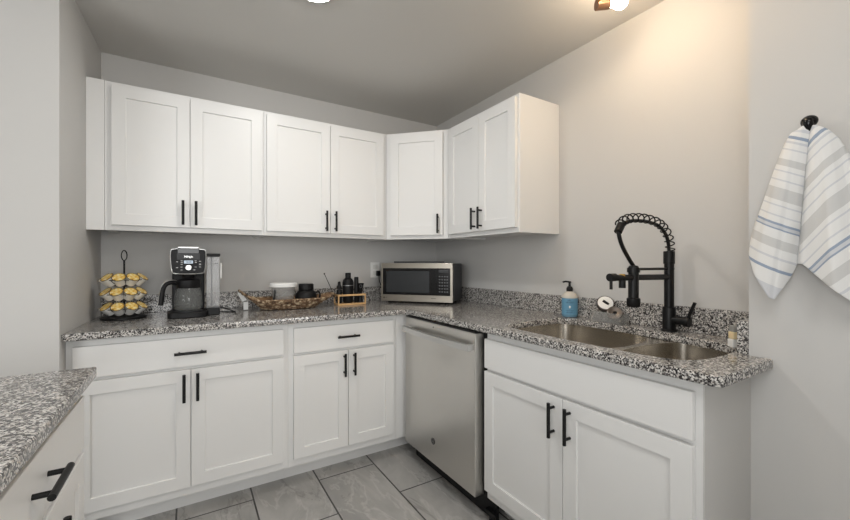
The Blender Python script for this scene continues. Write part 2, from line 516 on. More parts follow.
# foreground cabinet, front facing +X
A, B = (-2.051, -3.05), (-2.051, -1.380); y0 = A[1]
base_cabinet('white base cabinet in the left foreground with two pulls showing', A, B, .60,
             (-2.105 - y0, -1.397 - y0), (.714, .851), [(-2.105 - y0, -1.7525 - y0), (-1.7495 - y0, -1.397 - y0)], (.152, .702),
             [-1.786 - y0, -1.712 - y0], dh_z=.787, hz=.630)


# ---------------------------------------------------------------- worktops
def chaikin(p, it=3):
    for _ in range(it):
        o = []
        for i in range(len(p)):
            a, b = p[i], p[(i + 1) % len(p)]
            o += [(a[0] * .75 + b[0] * .25, a[1] * .75 + b[1] * .25), (a[0] * .25 + b[0] * .75, a[1] * .25 + b[1] * .75)]
        p = o
    return p


HOLE = chaikin([(-.583, -1.47), (-.53, -1.402), (-.2, -1.386), (-.115, -1.43), (-.112, -1.65), (-.125, -1.88), (-.165, -2.12), (-.21, -2.20), (-.50, -2.205), (-.584, -2.13), (-.586, -1.8)], 3)


def flat_plate(name, outer, hole, z0, z1, m, parent=None, bevel=.004):
    cu = bpy.data.curves.new(name, 'CURVE'); cu.dimensions = '2D'; cu.fill_mode = 'BOTH'; cu.extrude = (z1 - z0) / 2
    for pts in [outer] + (hole or []):
        s = cu.splines.new('POLY'); s.points.add(len(pts) - 1); s.use_cyclic_u = True
        for p, q_ in zip(s.points, pts): p.co = (q_[0], q_[1], 0, 1)
    tmp = bpy.data.objects.new('tmp', cu); C.objects.link(tmp)
    dg = bpy.context.evaluated_depsgraph_get(); dg.update()
    me = bpy.data.meshes.new_from_object(tmp.evaluated_get(dg)); bpy.data.objects.remove(tmp)
    b = bmesh.new(); b.from_mesh(me)
    bmesh.ops.remove_doubles(b, verts=b.verts, dist=1e-5); bmesh.ops.translate(b, verts=b.verts, vec=(0, 0, (z0 + z1) / 2))
    bmesh.ops.recalc_face_normals(b, faces=b.faces); b.to_mesh(me); b.free()
    me.materials.clear(); me.materials.append(M[m])
    o = bpy.data.objects.new(name, me); C.objects.link(o)
    if parent: o.parent = parent
    md = o.modifiers.new('bevel', 'BEVEL'); md.width = bevel; md.segments = 3; md.limit_method = 'ANGLE'; md.angle_limit = math.radians(60)
    return o


wt = thing('worktop', 'L-shaped speckled granite worktop with backsplash, holding the sink and microwave', 'worktop')
XC = -.6545; YC = -.6675
flat_plate('slab', [(-2.207, -.001), (-.001, -.001), (-.001, YE + .001), (-DW_ - .001, YE + .001), (-DW_ - .001, YCE),
                    (XC + .02, YCE), (XC + .006, YCE + .006), (XC, YCE + .02), (XC, YC), (-2.2308, YC)], [HOLE], FZ, CT, 'granite', wt)
BS = .1035
MB().box(-2.2065, -.021, -.0205, -.001, CT + .0003, CT + BS).build('backsplash', 'granite', wt, bevel=.002)
MB().box(-.0205, -.001, YE + .032, -.001, CT + .0003, CT + BS).build('backsplash', 'granite', wt, bevel=.002)
MB().box(-DW_, -.001, YE + .001, YE + .031, CT + .0003, CT + BS).build('side_splash', 'granite', wt, bevel=.002)
w_ = thing('worktop', 'short speckled granite worktop in the left foreground', 'worktop')
MB().box(-2.665, -2.012, -3.08, -1.351, FZ, CT).build('slab', 'granite', w_, bevel=.004)

# ---------------------------------------------------------------- sink
sk = thing('kitchen_sink', 'double bowl stainless steel sink set under the granite worktop', 'sink')


def bowl(pts, zb):
    cx = sum(p[0] for p in pts) / len(pts); cy = sum(p[1] for p in pts) / len(pts)
    def ring(z, k, off=0): return [Vector((cx + (x - cx) * k, cy + (y - cy) * k, z)) for x, y in pts]
    mb = MB()
    mb.rings([ring(FZ - .0025, 1.0), ring(zb + .03, .965), ring(zb + .012, .94), ring(zb + .003, .88), ring(zb, .78), ring(zb - .004, .15)], False, True)
    o = mb.build('bowl', 'sink', sk, smooth=True)
    dr = MB().lathe([(.045, .0), (.045, .003), (.036, .005), (.033, .002), (.008, .001)], (cx, cy, zb - .003), seg=24).build('drain', 'chrome', sk, smooth=True)
    return o


BIG = chaikin([(-.588, -1.40), (-.588, -1.890), (-.108, -1.890), (-.092, -1.6), (-.092, -1.385), (-.2, -1.374), (-.555, -1.374)], 3)
SMALL = chaikin([(-.588, -1.914), (-.588, -2.17), (-.55, -2.222), (-.17, -2.222), (-.14, -2.1), (-.108, -1.914)], 3)
bowl(BIG, .70)
bowl(SMALL, .715)
flat_plate('rim', [(-.5905, -1.3715), (-.07, -1.3715), (-.07, -2.2275), (-.5905, -2.2275)], [BIG, SMALL], FZ - .004, FZ - .0008, 'sink', sk, bevel=.0015)

# ---------------------------------------------------------------- faucet
FX, FY = -.070, -1.896
fc = thing('kitchen_faucet', 'matte black pull-down faucet with exposed spring coil behind the sink', 'faucet', (FX, FY, CT))
def L3(x, y, z): return (x - FX, y - FY, z - CT)
fp = MB().lathe([(.030, 0), (.030, .006), (.0245, .010), (.0245, .098), (.0235, .101), (.0185, .103), (.0185, .282), (.0215, .284), (.0215, .332), (.0205, .336), (.010, .337)], seg=28).build('column', 'black', fc, smooth=True)
lv = MB(); lv.cyl((0, -.015, .05), (0, -.075, .048), .017); lv.cyl((0, -.060, .048), (0, -.078, .047), .021)
lv.tube([(-.002, -.072, .055), (-.004, -.082, .085), (-.006, -.100, .128)], .0065)
lv.build('lever_handle', 'black', fc, smooth=True)
# spout and stay, reaching out over the bowls
sp = MB(); sp.cyl((-.01, 0, .228), (-.385, 0, .232), .0115)
sp.cyl((-.385, 0, .234), (-.417, 0, .234), .0145); sp.cyl((-.408, 0, .225), (-.408, 0, .190), .0055); sp.cyl((-.338, 0, .225), (-.338, 0, .193), .0120)
sp.build('pot_filler_spout', 'black', fc, smooth=True)
MB().cyl((-.338, 0, .2370), (-.338, 0, .2455), .010).build('spout_highlight', 'gold', fc, smooth=True)  # gold highlight on the spout, modelled as a small gold piece
st = MB(); st.cyl((.035, 0, .262), (-.26, 0, .263), .0052); st.cyl((.0, 0, .2621), (.030, 0, .262), .0075); st.build('support_rod', 'black', fc, smooth=True)
# spray head hung in its cradle
hx = -.264
hd = MB(); hd.lathe([(.021, .118), (.024, .122), (.024, .150), (.0185, .153), (.0185, .270), (.015, .276), (.008, .278)], (hx, 0, 0), seg=24)
hd.build('spray_head', 'black', fc, smooth=True)
MB().lathe([(.0225, .250), (.0225, .268)], (hx, 0, 0), seg=24).build('spray_cradle', 'black', fc, smooth=True)
# hose path: up through the coil, over, and down to the head
ctrl = [(0, 0, .330), (-.005, 0, .365), (-.022, 0, .400), (-.058, 0, .428), (-.10, 0, .443), (-.165, 0, .451), (-.225, 0, .452), (-.285, 0, .447), (-.325, 0, .436), (-.355, 0, .416)]
def spline(P, n):
    P = [Vector(p) for p in P]; P = [P[0] * 2 - P[1]] + P + [P[-1] * 2 - P[-2]]; out = []
    for i in range(1, len(P) - 2):
        for k in range(n):
            u = k / n; a, b, c, e = P[i - 1], P[i], P[i + 1], P[i + 2]
            out.append(.5 * ((2 * b) + (c - a) * u + (2 * a - 5 * b + 4 * c - e) * u * u + (3 * b - a - 3 * c + e) * u ** 3))
    return out + [P[-2]]
path = spline(ctrl, 10)
MB().tube(path, .0068, 10).build('hose_arch', 'black', fc, smooth=True)
down = spline([(-.355, 0, .418), (-.360, 0, .395), (-.338, 0, .35), (-.292, 0, .300), (hx, 0, .275)], 8)
MB().tube(down, .0075, 10).build('hose_drop', 'black', fc, smooth=True)
MB().cyl((-.343, 0, .432), (-.365, 0, .402), .0145).build('hose_elbow', 'black', fc, smooth=True)
# coil around the arch
coil = []; turns = 14; seg = 18; N = turns * seg
up = Vector((0, 1, 0)); SGN = 1 if (path[60] - path[50]).cross(up).z < 0 else -1
for i in range(N + 1):
    f = i / N * (len(path) - 1) * 0.97; k = min(int(f), len(path) - 2); p = path[k].lerp(path[k + 1], f - k); tdir = (path[k + 1] - path[k]).normalized()
    nn = tdir.cross(up).normalized(); a = 2 * PI * i / seg
    coil.append(p - nn * .0105 * SGN + (up * math.cos(a) + nn * math.sin(a)) * .0168)
MB().tube(coil, .0027, 6).build('spring_coil', 'black', fc, smooth=True)
fc.rotation_euler = (0, 0, 0)

# ---------------------------------------------------------------- dishwasher
DXF, DY0, DY1 = -.6650, -.6690, -1.3420
dw = thing('dishwasher', 'stainless steel dishwasher with bar handle between corner and sink cabinet', 'dishwasher')
MB().box(-.6085, -.05, -1.3600, -.672, .10, FZ - .004).build('tub_body', 'plastic', dw)
MB().box(DXF, -.6100, DY1, DY0, .112, .872).build('door', 'steel', dw, bevel=.003)
MB().box(DXF + .004, -.612, DY1 + .002, DY0 - .002, .8725, .8805).build('control_strip', 'plastic_g', dw)
hb = MB()
YM = (DY0 + DY1) / 2
hp = []
for i in range(13):
    u = i / 12; y = DY0 - .030 + (DY1 - DY0 + .034) * u; bow = .030 + .016 * math.sin(PI * u)
    hp.append((DXF - bow, y))
hb.prism([(x - .009, y) for x, y in hp] + [(x + .009, y) for x, y in hp[::-1]], .792, .823)
hb.box(DXF - .030, DXF + .001, DY0 - .062, DY0 - .034, .794, .821); hb.box(DXF - .030, DXF + .001, DY1 + .012, DY1 + .040, .794, .821)
dhandle = hb.build('handle', 'silver', dw, bevel=.002)
bd = MB().cyl((DXF - .0025, -.984, .233), (DXF + .001, -.984, .233), .0175, seg=28).build('badge', mat('badge_grey', rgb(72, 70, 68), .35, .5), dw, smooth=True)
MB().tube([(DXF - .003, -.984 + .0135 * math.cos(2 * PI * k / 28), .233 + .0135 * math.sin(2 * PI * k / 28)) for k in range(28)], .0008, 6, closed=True).build('badge_ring', 'band', bd)
text_mesh('badge_letters', 'GE', .014, 'band', bd, (DXF - .0032, -.984, .233), (PI / 2, 0, -PI / 2))
MB().cyl((DXF - .001, -.985, .851), (DXF + .001, -.985, .851), .004, seg=14).build('indicator_dot', 'plastic', dw)
MB().box(-.590, -.572, -1.405, -.672, .006, .104).build('kick_plate', 'plastic', dw, bevel=.003)
ft = MB(); ft.box(-.612, -.59, -1.42, -1.350, .030, .052); ft.cyl((-.600, -1.385, .0005), (-.600, -1.385, .05), .012); ft.build('levelling_foot', 'plastic', dw)

# ---------------------------------------------------------------- microwave (built facing -Y, then turned)
MW, MD, MH = .528, .300, .270
mw = thing('microwave_oven', 'stainless steel and black microwave set diagonally in the worktop corner', 'microwave')
MB().box(-MW / 2 + .004, MW / 2 - .004, .018, MD, .016, MH + .012).build('case', 'dark', mw, bevel=.006)
fr = MB()
fr.box(-MW / 2, MW / 2, 0, .020, .014, .060); fr.box(-MW / 2, MW / 2, 0, .020, MH - .022, MH + .014)
fr.box(-MW / 2, -MW / 2 + .012, 0, .020, .060, MH - .022); fr.box(MW / 2 - .016, MW / 2, 0, .020, .060, MH - .022)
fr.build('front_trim', 'mw_steel', mw, bevel=.0015)
dr = MB().box(-MW / 2 + .012, MW / 2 - .115, .0015, .019, .0605, MH - .0225).build('door', 'plastic_g', mw, bevel=.001)
MB().box(-MW / 2 + .040, MW / 2 - .165, .0004, .003, .078, MH - .042).build('window', mat('dark_mesh_window', rgb(40, 43, 46), .25), dr)
pn = MB().box(MW / 2 - .1145, MW / 2 - .0165, .0015, .019, .0605, MH - .0225).build('control_panel', 'plastic_g', mw, bevel=.001)
MB().box(MW / 2 - .098, MW / 2 - .030, .0006, .003, MH - .050, MH - .032).build('display', 'dark', pn)
M['btn'] = mat('button_grey', rgb(96, 98, 100), .5)
for r_ in range(6):
    for c_ in range(4):
        MB().box(MW / 2 - .096 + c_ * .018, MW / 2 - .085 + c_ * .018, .0008, .003, .083 + r_ * .021, .091 + r_ * .021).build('button', 'btn', pn)
MB().box(MW / 2 - .105, MW / 2 - .030, -.0012, .002, .022, .052).build('door_release', 'mw_steel', mw, bevel=.001)
MB().cyl((-MW / 2 + .022, -.0008, .038), (-MW / 2 + .022, .001, .038), .005, seg=16).build('logo_dot', 'plastic', mw)
text_mesh('logo_letters', 'LG', .011, 'dark', mw, (-MW / 2 + .040, -.0006, .038), (PI / 2, 0, 0))
MB().box(MW / 2 - .152, MW / 2 - .118, -.0006, .001, .0385, .0415).build('printed_mark', 'dark', mw)
for sx in (-1, 1):
    for yy in (.04, MD - .04):
        MB().cyl((sx * (MW / 2 - .05), yy, 0), (sx * (MW / 2 - .05), yy, .0165), .014, seg=14).build('foot', 'plastic', mw)
mw.rotation_euler = (0, 0, -math.radians(50))
# front-right bottom corner stays at (-.272,-.618)
ca, sa = math.cos(math.radians(50)), math.sin(math.radians(50))
mw.location = (-.276 - ca * MW / 2, -.620 + sa * MW / 2, CT + .0006)
tr_ = MB().box(-.19, .14, .06, .24, 0, .004).box(-.19, .14, .06, .064, .004, .012).box(-.19, .14, .236, .24, .004, .012).build('baking_tray', 'dark')
tag(tr_, 'thin dark tray lying flat on top of the microwave', 'tray')
tr_.rotation_euler = mw.rotation_euler; tr_.location = Vector(mw.location) + Vector((0, 0, MH + .0145))

# ---------------------------------------------------------------- outlet with the microwave's plug
ot = thing('wall_outlet', 'white wall outlet with a black plug, left of the microwave', 'outlet')
MB().box(-.607, -.531, -.006, -.0005, 1.087, 1.204).build('cover_plate', 'white', ot, bevel=.003)
so = MB()
for zz in (1.168, 1.122): so.box(-.588, -.550, -.0085, -.005, zz - .016, zz + .016)
so.build('socket', mat('socket_white', rgb(222, 222, 218), .4), ot, bevel=.004)
cd = thing('power_cord', 'short black plug and cord from the outlet down behind the microwave', 'power cord')
MB().box(-.566, -.538, -.038, -.0088, 1.100, 1.140).build('plug', 'plastic', cd, bevel=.006)
MB().tube(spline([(-.552, -.034, 1.104), (-.550, -.037, 1.07), (-.537, -.038, 1.035), (-.50, -.036, .985), (-.44, -.04, .935), (-.38, -.05, .919)], 6), .0035, 8).build('cable', 'plastic', cd, smooth=True)

# ---------------------------------------------------------------- coffee maker
KX, KY = -1.795, -.385
cm = thing('coffee_maker', 'black drip coffee maker with silver-edged control panel on the worktop', 'coffee maker', (KX, KY, CT))
bs = MB(); bs.prism(chaikin([(-.098, .0), (-.098, .20), (.092, .20), (.092, .0), (.06, -.022), (-.06, -.022)], 2), .0005, .030); bs.build('base', 'plastic', cm, bevel=.004)
MB().lathe([(.064, .030), (.064, .033), (.060, .034)], (-.002, .056, 0), seg=32).build('warming_plate', 'dark', cm, smooth=True)
MB().box(-.078, .074, .128, .20, .030, .24).build('tower', 'plastic', cm, bevel=.006)
hdp = [(-.078, .24), (-.064, .228), (.060, .228), (.074, .24), (.080, .345), (.070, .362), (-.074, .362), (-.084, .345)]
def face_prism(mb, pts, y0, y1): # polygon in XZ extruded along Y
    a = [Vector((x, y0, z)) for x, z in pts]; b = [Vector((x, y1, z)) for x, z in pts]
    return mb.rings([a, b])
hp_ = chaikin(hdp, 2)
face_prism(MB(), hp_, .002, .20).build('brew_head', 'plastic', cm, bevel=.003)
pn = face_prism(MB(), [(x * .955 - .0, .295 + (z - .295) * .955) for x, z in hp_], -.003, .0025).build('control_panel', mat('panel_charcoal', rgb(16, 17, 20), .5, Specular_IOR_Level=0.3), cm, bevel=.001)
MB().tube([(x * .985, -.0005, .295 + (z - .295) * .985) for x, z in hp_], .0022, 8, closed=True).build('silver_edge', 'silver', cm, smooth=True)
MB().box(-.048, .044, .002, .18, .3625, .371).build('lid_tab', 'silver', cm, bevel=.002)
MB().box(-.050, .046, -.0045, .004, .335, .362).build('lid_front', 'plastic_g', cm, bevel=.002)
MB().box(-.053, .049, -.0042, -.0025, .303, .336).build('logo_plate', mat('plate_grey', rgb(36, 37, 40), .45), pn, bevel=.001)
text_mesh('logo_letters', 'NINJA', .014, 'silver', pn, (-.002, -.0045, .3185), (PI / 2, 0, 0))
MB().box(-.022, .018, -.0042, -.002, .283, .299).build('display', 'lcd', pn, bevel=.001)
text_mesh('display_digits', '12:00', .012, 'plastic', pn, (-.002, -.0044, .291), (PI / 2, 0, 0))
MB().lathe([(.0145, 0), (.0145, .008), (.012, .010)], (-.002, -.002, .262), (0, -1, 0), seg=24).build('dial', 'silver', pn, smooth=True)
for (xx, zz) in ((-.052, .262), (-.033, .265), (.030, .265), (.050, .265), (-.052, .292), (.050, .295), (-.032, .297), (-.032, .288), (-.032, .279), (.030, .297), (.030, .288), (.050, .281), (.050, .277), (-.033, .250), (.024, .250)):
    MB().box(xx - .0045, xx + .0045, -.0038, -.002, zz - .0012, zz + .0012).build('panel_mark', 'band', pn)
MB().lathe([(.026, .205), (.030, .214), (.034, .2285)], (-.002, .05, 0), seg=24).build('drip_spout', 'plastic', cm, smooth=True)
# water reservoir at the right side
MB().box(.0805, .146, .045, .165, .0005, .040).build('reservoir_base', 'plastic', cm, bevel=.004)
rs = MB().box(.0815, .146, .05, .16, .040, .322).build('reservoir', 'smoke', cm, bevel=.004)
MB().box(.080, .148, .048, .162, .322, .338).build('reservoir_lid', 'plastic', cm, bevel=.003)
MB().box(.1485, .157, .08, .12, .20, .285).build('reservoir_grip', 'white', cm, bevel=.002)
rb = MB(); rb.cyl((.108, .10, .05), (.108, .10, .32), .004); rb.box(.118, .142, .09, .094, .28, .286)
rb.build('fill_tube', 'dark', cm)
MB().tube(spline([(.140, .150, .035), (.16, .135, .032), (.20, .11, .018), (.23, .105, .004), (.215, .13, .004), (.17, .16, .004), (.13, .19, .006)], 6), .0032, 8).build('power_cord', 'plastic', cm, smooth=True)
# carafe
cf = thing('glass_carafe', 'glass carafe with black collar and handle sitting in the coffee maker', 'carafe', (KX - .002, KY + .056, CT + .0345))
MB().lathe([(.056, .0), (.062, .006), (.066, .03), (.066, .06), (.060, .10), (.052, .125), (.050, .1262), (.058, .10), (.0635, .06), (.0635, .03), (.060, .008), (.001, .004)], seg=36).build('glass_body', 'glass', cf, smooth=True)
MB().lathe([(.0535, .119), (.056, .124), (.055, .158), (.050, .163), (.012, .166)], seg=32).build('collar', 'plastic', cf, smooth=True)
hn = MB(); hn.tube(spline([(-.050, -.01, .145), (-.075, -.018, .150), (-.100, -.024, .140), (-.113, -.028, .11), (-.120, -.03, .05), (-.122, -.03, .035)], 6), .0105, 10, rfun=lambda u: .010 + .003 * u); hn.build('handle', 'plastic', cf, smooth=True)
MB().tube(spline([(-.052, -.012, .158), (-.078, -.020, .162), (-.106, -.026, .150), (-.121, -.030, .115), (-.130, -.032, .05), (-.133, -.032, .036)], 6), .0030, 8).build('handle_trim', 'silver', cf, smooth=True)

# ---------------------------------------------------------------- pod carousel
PX, PY = -2.080, -.235
pc = thing('pod_carousel', 'black wire three-tier coffee pod carousel against the left wall', 'pod holder', (PX, PY, CT))
MB().lathe([(.092, .0005), (.098, .004), (.098, .010), (.085, .016), (.012, .020)], seg=36).build('base', 'black', pc, smooth=True)
MB().cyl((0, 0, .015), (0, 0, .300), .0042, seg=12).build('pole', 'black', pc, smooth=True)
MB().tube([(.0115 * math.cos(2 * PI * k / 24), 0, .325 + .026 * math.sin(2 * PI * k / 24)) for k in range(24)], .0026, 8, closed=True).build('loop', 'black', pc, smooth=True)
TZ = (.022, .096, .168)
for tz in TZ:
    mb = MB()
    for rr, dz in ((.050, .003), (.090, .032)):
        mb.tube([(rr * math.cos(2 * PI * k / 40), rr * math.sin(2 * PI * k / 40), tz + dz) for k in range(40)], .0020, 6, closed=True)
    for k in range(9):
        a = 2 * PI * (k + .5) / 9 - PI / 2 - math.radians(10)
        mb.tube([(.003 * math.cos(a), .003 * math.sin(a), tz - .004), (.050 * math.cos(a), .050 * math.sin(a), tz + .003), (.090 * math.cos(a), .090 * math.sin(a), tz + .032)], .0016, 6)
    mb.build('tier', 'black', pc, smooth=True)
M['pod'] = mat('pod_white', rgb(247, 246, 243), .45)
def lidmat():
    m = mat('pod_lid_yellow', rgb(226, 178, 66), .35); t_ = NT(m)
    nz = t_.noise(t_.obj(), 75, 2, .5)
    c = t_.ramp(nz.outputs[0], [(.36, rgb(120, 84, 40)), (.44, rgb(222, 172, 60)), (.60, rgb(242, 216, 136)), (.70, rgb(238, 230, 208))])
    t_.l(c, t_.p.inputs['Base Color']); return m
M['podlid'] = lidmat()
M['podrim'] = mat('pod_rim', rgb(96, 88, 74), .4)
pod_proto = []
def make_pod():
    r = bpy.data.objects.new('coffee_pod', None); C.objects.link(r); r.empty_display_size = .02; r.scale = (1.15, 1.15, 1.05)
    MB().lathe([(.0175, 0), (.0185, .002), (.0225, .036), (.0245, .0395), (.0245, .042)], seg=22).build('cup', 'pod', r, smooth=True)
    MB().lathe([(.0240, .0421), (.0262, .0424), (.0262, .0438), (.0235, .0440)], seg=22).build('rim', 'podrim', r, smooth=True)
    MB().lathe([(.0232, .0440), (.0226, .0448)], seg=22).build('lid', 'podlid', r, smooth=True)
    return r
def copy_pod(src):
    r = src.copy(); C.objects.link(r)
    for ch in list(src.children):
        c = ch.copy(); c.parent = r; C.objects.link(c)
    return r
pod0 = make_pod(); first = True
tn = ('bottom', 'middle', 'top')
pos_n = ('far left one, half turned away', 'second from the left', 'at the front, centre left', 'at the front, centre right', 'rightmost, half turned away')
for ti, tz in enumerate(TZ):
    for k, deg in enumerate((-92, -52, -12, 28, 68)):
        deg2 = deg + (0, -3, 4)[ti]
        p = pod0 if first else copy_pod(pod0); first = False
        a = math.radians(deg2) - PI / 2      # 0 deg faces the camera (-Y)
        tilt = math.radians(40)
        ax = Vector((math.sin(tilt) * math.cos(a), math.sin(tilt) * math.sin(a), math.cos(tilt)))
        c0 = Vector((PX + .054 * math.cos(a), PY + .054 * math.sin(a), CT + tz + .0125))
        p.location = c0; p.rotation_euler = ax.to_track_quat('Z', 'Y').to_euler()
        tag(p, 'yellow-lidded coffee pod on the %s tier of the carousel, %s' % (tn[ti], pos_n[k]), 'coffee pod', 'coffee pods on the carousel')

# ---------------------------------------------------------------- woven basket and what lies in it
BX, BY = -1.255, -.205
bk = thing('woven_basket', 'boat-shaped woven grass basket tray on the worktop by the back wall', 'basket', (BX, BY, CT))
def bring(u, k=48, extra=0.0):
    # u 0 bottom .. 1 rim ; ends sweep outward and up
    out = []
    for i in range(k):
        a = 2 * PI * i / k; c, s_ = math.cos(a), math.sin(a)
        ca_ = math.copysign(abs(c) ** .75, c); sb_ = math.copysign(abs(s_) ** .85, s_)
        hl = .155 + (.285 - .155) * u ** 1.15; hw = .085 + .055 * u ** .9
        z = .005 + .055 * u + (.060 if c < 0 else .022) * u * max(0, (abs(c) - .45) / .55) ** 2
        out.append(Vector((ca_ * (hl + extra), sb_ * (hw + extra), z)))
    return out
MB().rings([bring(.0), bring(.25), bring(.5), bring(.75), bring(1.0), [v + Vector((0, 0, .0005)) for v in bring(1.0, extra=-.007)], [v + Vector((0, 0, .001)) for v in bring(.5, extra=-.007)], [v + Vector((0, 0, .003)) for v in bring(.0, extra=-.007)]], True, True).build('basket_wall', 'woven_in', bk, smooth=True)
wv = MB(); rows = 8
for r_ in range(rows):
    base = bring((r_ + .35) / rows, 96)
    pts = []
    for i, v in enumerate(base):
        o_ = Vector((v.x, v.y, 0)).normalized() * (.0040 + .0050 * math.sin(i * PI / 3 + r_ * PI))
        pts.append(v + o_)
    wv.tube(pts, .0052, 6, closed=True)
wv.build('weave', 'woven', bk, smooth=True)
MB().tube([v + Vector((0, 0, .002)) for v in bring(1.0, 96)], .0062, 8, closed=True).build('braided_rim', 'woven', bk, smooth=True)
MB().box(-.262, -.236, .000, .002, .004, .052).build('tag', 'white', bk, bevel=.0008)
ZB = CT + .0135
# white-lidded tub
tb = thing('lidded_tub', 'clear tub with a white lid standing in the woven basket', 'tub', (BX - .030, BY + .012, ZB))
MB().lathe([(.058, 0), (.062, .004), (.072, .118), (.070, .118), (.060, .006), (.001, .004)], seg=32).build('tub_body', 'clear', tb, smooth=True)
MB().lathe([(.078, .119), (.084, .123), (.084, .140), (.078, .147), (.04, .149)], seg=36).build('lid', 'white', tb, smooth=True)
MB().lathe([(.056, .0065), (.058, .010), (.060, .045), (.030, .052)], seg=24).build('contents', mat('brown_contents', rgb(122, 100, 86), .8), tb, smooth=True)
# black mug like grinder lying to the right
gm = thing('black_canister', 'squat black canister with flat cap at the right end of the basket', 'canister', (BX + .106, BY - .010, ZB))
MB().lathe([(.046, .0), (.064, .014), (.069, .045), (.065, .075), (.046, .098), (.040, .100)], seg=32).build('body', 'shaker', gm, smooth=True)
MB().lathe([(.044, .1005), (.047, .103), (.047, .134), (.043, .138)], seg=28).build('cap', 'plastic', gm, smooth=True)
MB().tube(spline([(.060, 0, .078), (.080, 0, .085), (.090, 0, .065), (.085, 0, .040), (.068, 0, .036)], 5), .0065, 8).build('handle', 'shaker', gm, smooth=True)
# black scoop leaning at the left of the tub
sc_ = thing('coffee_scoop', 'small black scoop leaning against the tub in the basket', 'scoop', (BX - .122, BY - .030, ZB))
MB().lathe([(.012, .0), (.028, .012), (.031, .042), (.029, .042), (.024, .014), (.004, .008)], seg=24).build('scoop_bowl', 'shaker', sc_, smooth=True)
MB().tube([(.026, 0, .036), (.034, .004, .085), (.036, .008, .104)], .0055, 8).build('handle', 'shaker', sc_, smooth=True)
# packets and paper at the left tip
for i, (dx, dy, rz, ty, colr, lab) in enumerate((
        (-.210, -.022, .4, -.5, rgb(94, 66, 68), 'dark maroon sachet at the left end of the basket'),
        (-.188, .030, -.3, -.35, rgb(196, 172, 130), 'tan sachet behind the dark one in the basket'),
        (-.168, -.040, .9, -.25, rgb(214, 214, 210), 'white sachet with dark print lying in the basket'))):
    o = MB().rings([[Vector((x, y, z)) for x, y, z in ((-.032, -.022, 0), (.032, -.022, 0), (.032, .022, 0), (-.032, .022, 0))],
                    [Vector((x, y, z)) for x, y, z in ((-.030, -.019, .004), (.030, -.019, .004), (.030, .019, .004), (-.030, .019, .004))],
                    [Vector((x, y, z)) for x, y, z in ((-.016, -.010, .007), (.016, -.010, .007), (.016, .010, .007), (-.016, .010, .007))]]).build('sachet', mat('sachet_%s' % ('maroon', 'tan', 'white')[i], colr, .4), None, bevel=.001)
    tag(o, lab, 'sachet', 'sachets in the basket')
    o.location = (BX + dx, BY + dy, CT + (.064, .058, .045)[i]); o.rotation_euler = (0.2, ty + .9, rz)
pp = MB().rings([[Vector(p) for p in ((-.012, -.001, 0), (.014, -.001, 0), (.004, -.001, .050), (-.020, -.001, .062))], [Vector(p) for p in ((-.012, .0005, 0), (.014, .0005, 0), (.004, .0005, .050), (-.020, .0005, .062))]]).build('paper_sleeve', 'white')
tag(pp, 'white paper sleeve sticking up from the left tip of the basket', 'paper')
pp.location = (BX - .258, BY - .005, CT + .058); pp.rotation_euler = (-.15, -.30, .1)

# ---------------------------------------------------------------- bar set
SX, SY = -.851, -.215
bsn = thing('bar_stand', 'pale bamboo stand holding a black cocktail set', 'stand', (SX, SY, CT))
MB().box(-.099, .099, -.045, .045, .0005, .012).build('bottom_board', 'bamboo', bsn, bevel=.002)
tb_ = MB(); tb_.box(-.099, .099, -.045, -.037, .062, .074); tb_.box(-.099, .099, .037, .045, .062, .074)
tb_.box(-.099, -.091, -.037, .037, .062, .074); tb_.box(.091, .099, -.037, .037, .062, .074)
tb_.build('top_rail', 'bamboo', bsn, bevel=.001)
for sx in (-1, 1):
    for sy in (-1, 1):
        MB().box(sx * .095 - .004, sx * .095 + .004, sy * .041 - .004, sy * .041 + .004, .012, .062).build('post', 'bamboo', bsn)
ZS = CT + .0125
ck = thing('cocktail_shaker', 'tall black cocktail shaker with grey band in the bamboo stand', 'shaker', (SX - .014, SY, ZS))
MB().lathe([(.030, 0), (.033, .004), (.036, .06), (.0385, .112), (.0385, .118)], seg=30).build('tin', 'shaker', ck, smooth=True)
MB().lathe([(.0392, .1182), (.0392, .1225)], seg=30).build('band', 'band', ck, smooth=True)
MB().lathe([(.0385, .1226), (.0385, .140), (.033, .158), (.022, .168), (.019, .170)], seg=30).build('strainer_top', 'shaker', ck, smooth=True)
MB().lathe([(.0195, .1705), (.0195, .202), (.016, .206)], seg=24).build('cap', 'shaker', ck, smooth=True)
op = thing('bottle_opener', 'short black lever corkscrew at the left end of the bamboo stand', 'corkscrew', (SX - .078, SY - .004, ZS))
MB().lathe([(.014, 0), (.018, .004), (.018, .086), (.013, .095)], seg=20).build('body', 'shaker', op, smooth=True)
MB().lathe([(.0182, .098), (.0182, .106), (.0185, .112), (.010, .124), (.009, .145), (.004, .148)], seg=20).build('head', 'shaker', op, smooth=True)
MB().lathe([(.0135, .0952), (.0180, .0978)], seg=20).build('collar', 'band', op, smooth=True)
md_ = tag(MB().lathe([(.014, 0), (.0155, .003), (.0155, .170), (.013, .176)], seg=20).build('muddler', 'shaker', None, smooth=True), 'slim black muddler between shaker and jigger', 'muddler')
md_.location = (SX + .046, SY, ZS)
jg = thing('jigger', 'double-ended black jigger with ring marks at the right end of stand', 'jigger', (SX + .075, SY - .002, ZS))
MB().lathe([(.020, 0), (.012, .058), (.010, .066), (.012, .074), (.025, .132), (.023, .132), (.010, .080), (.001, .078)], seg=24).build('cups', 'shaker', jg, smooth=True)
MB().tube([(-.006 + .009 * math.cos(2 * PI * k / 20), -.0215 + .0 * k, .112 + .011 * math.sin(2 * PI * k / 20)) for k in range(20)], .0012, 6, closed=True).build('ring_mark', 'band', jg)
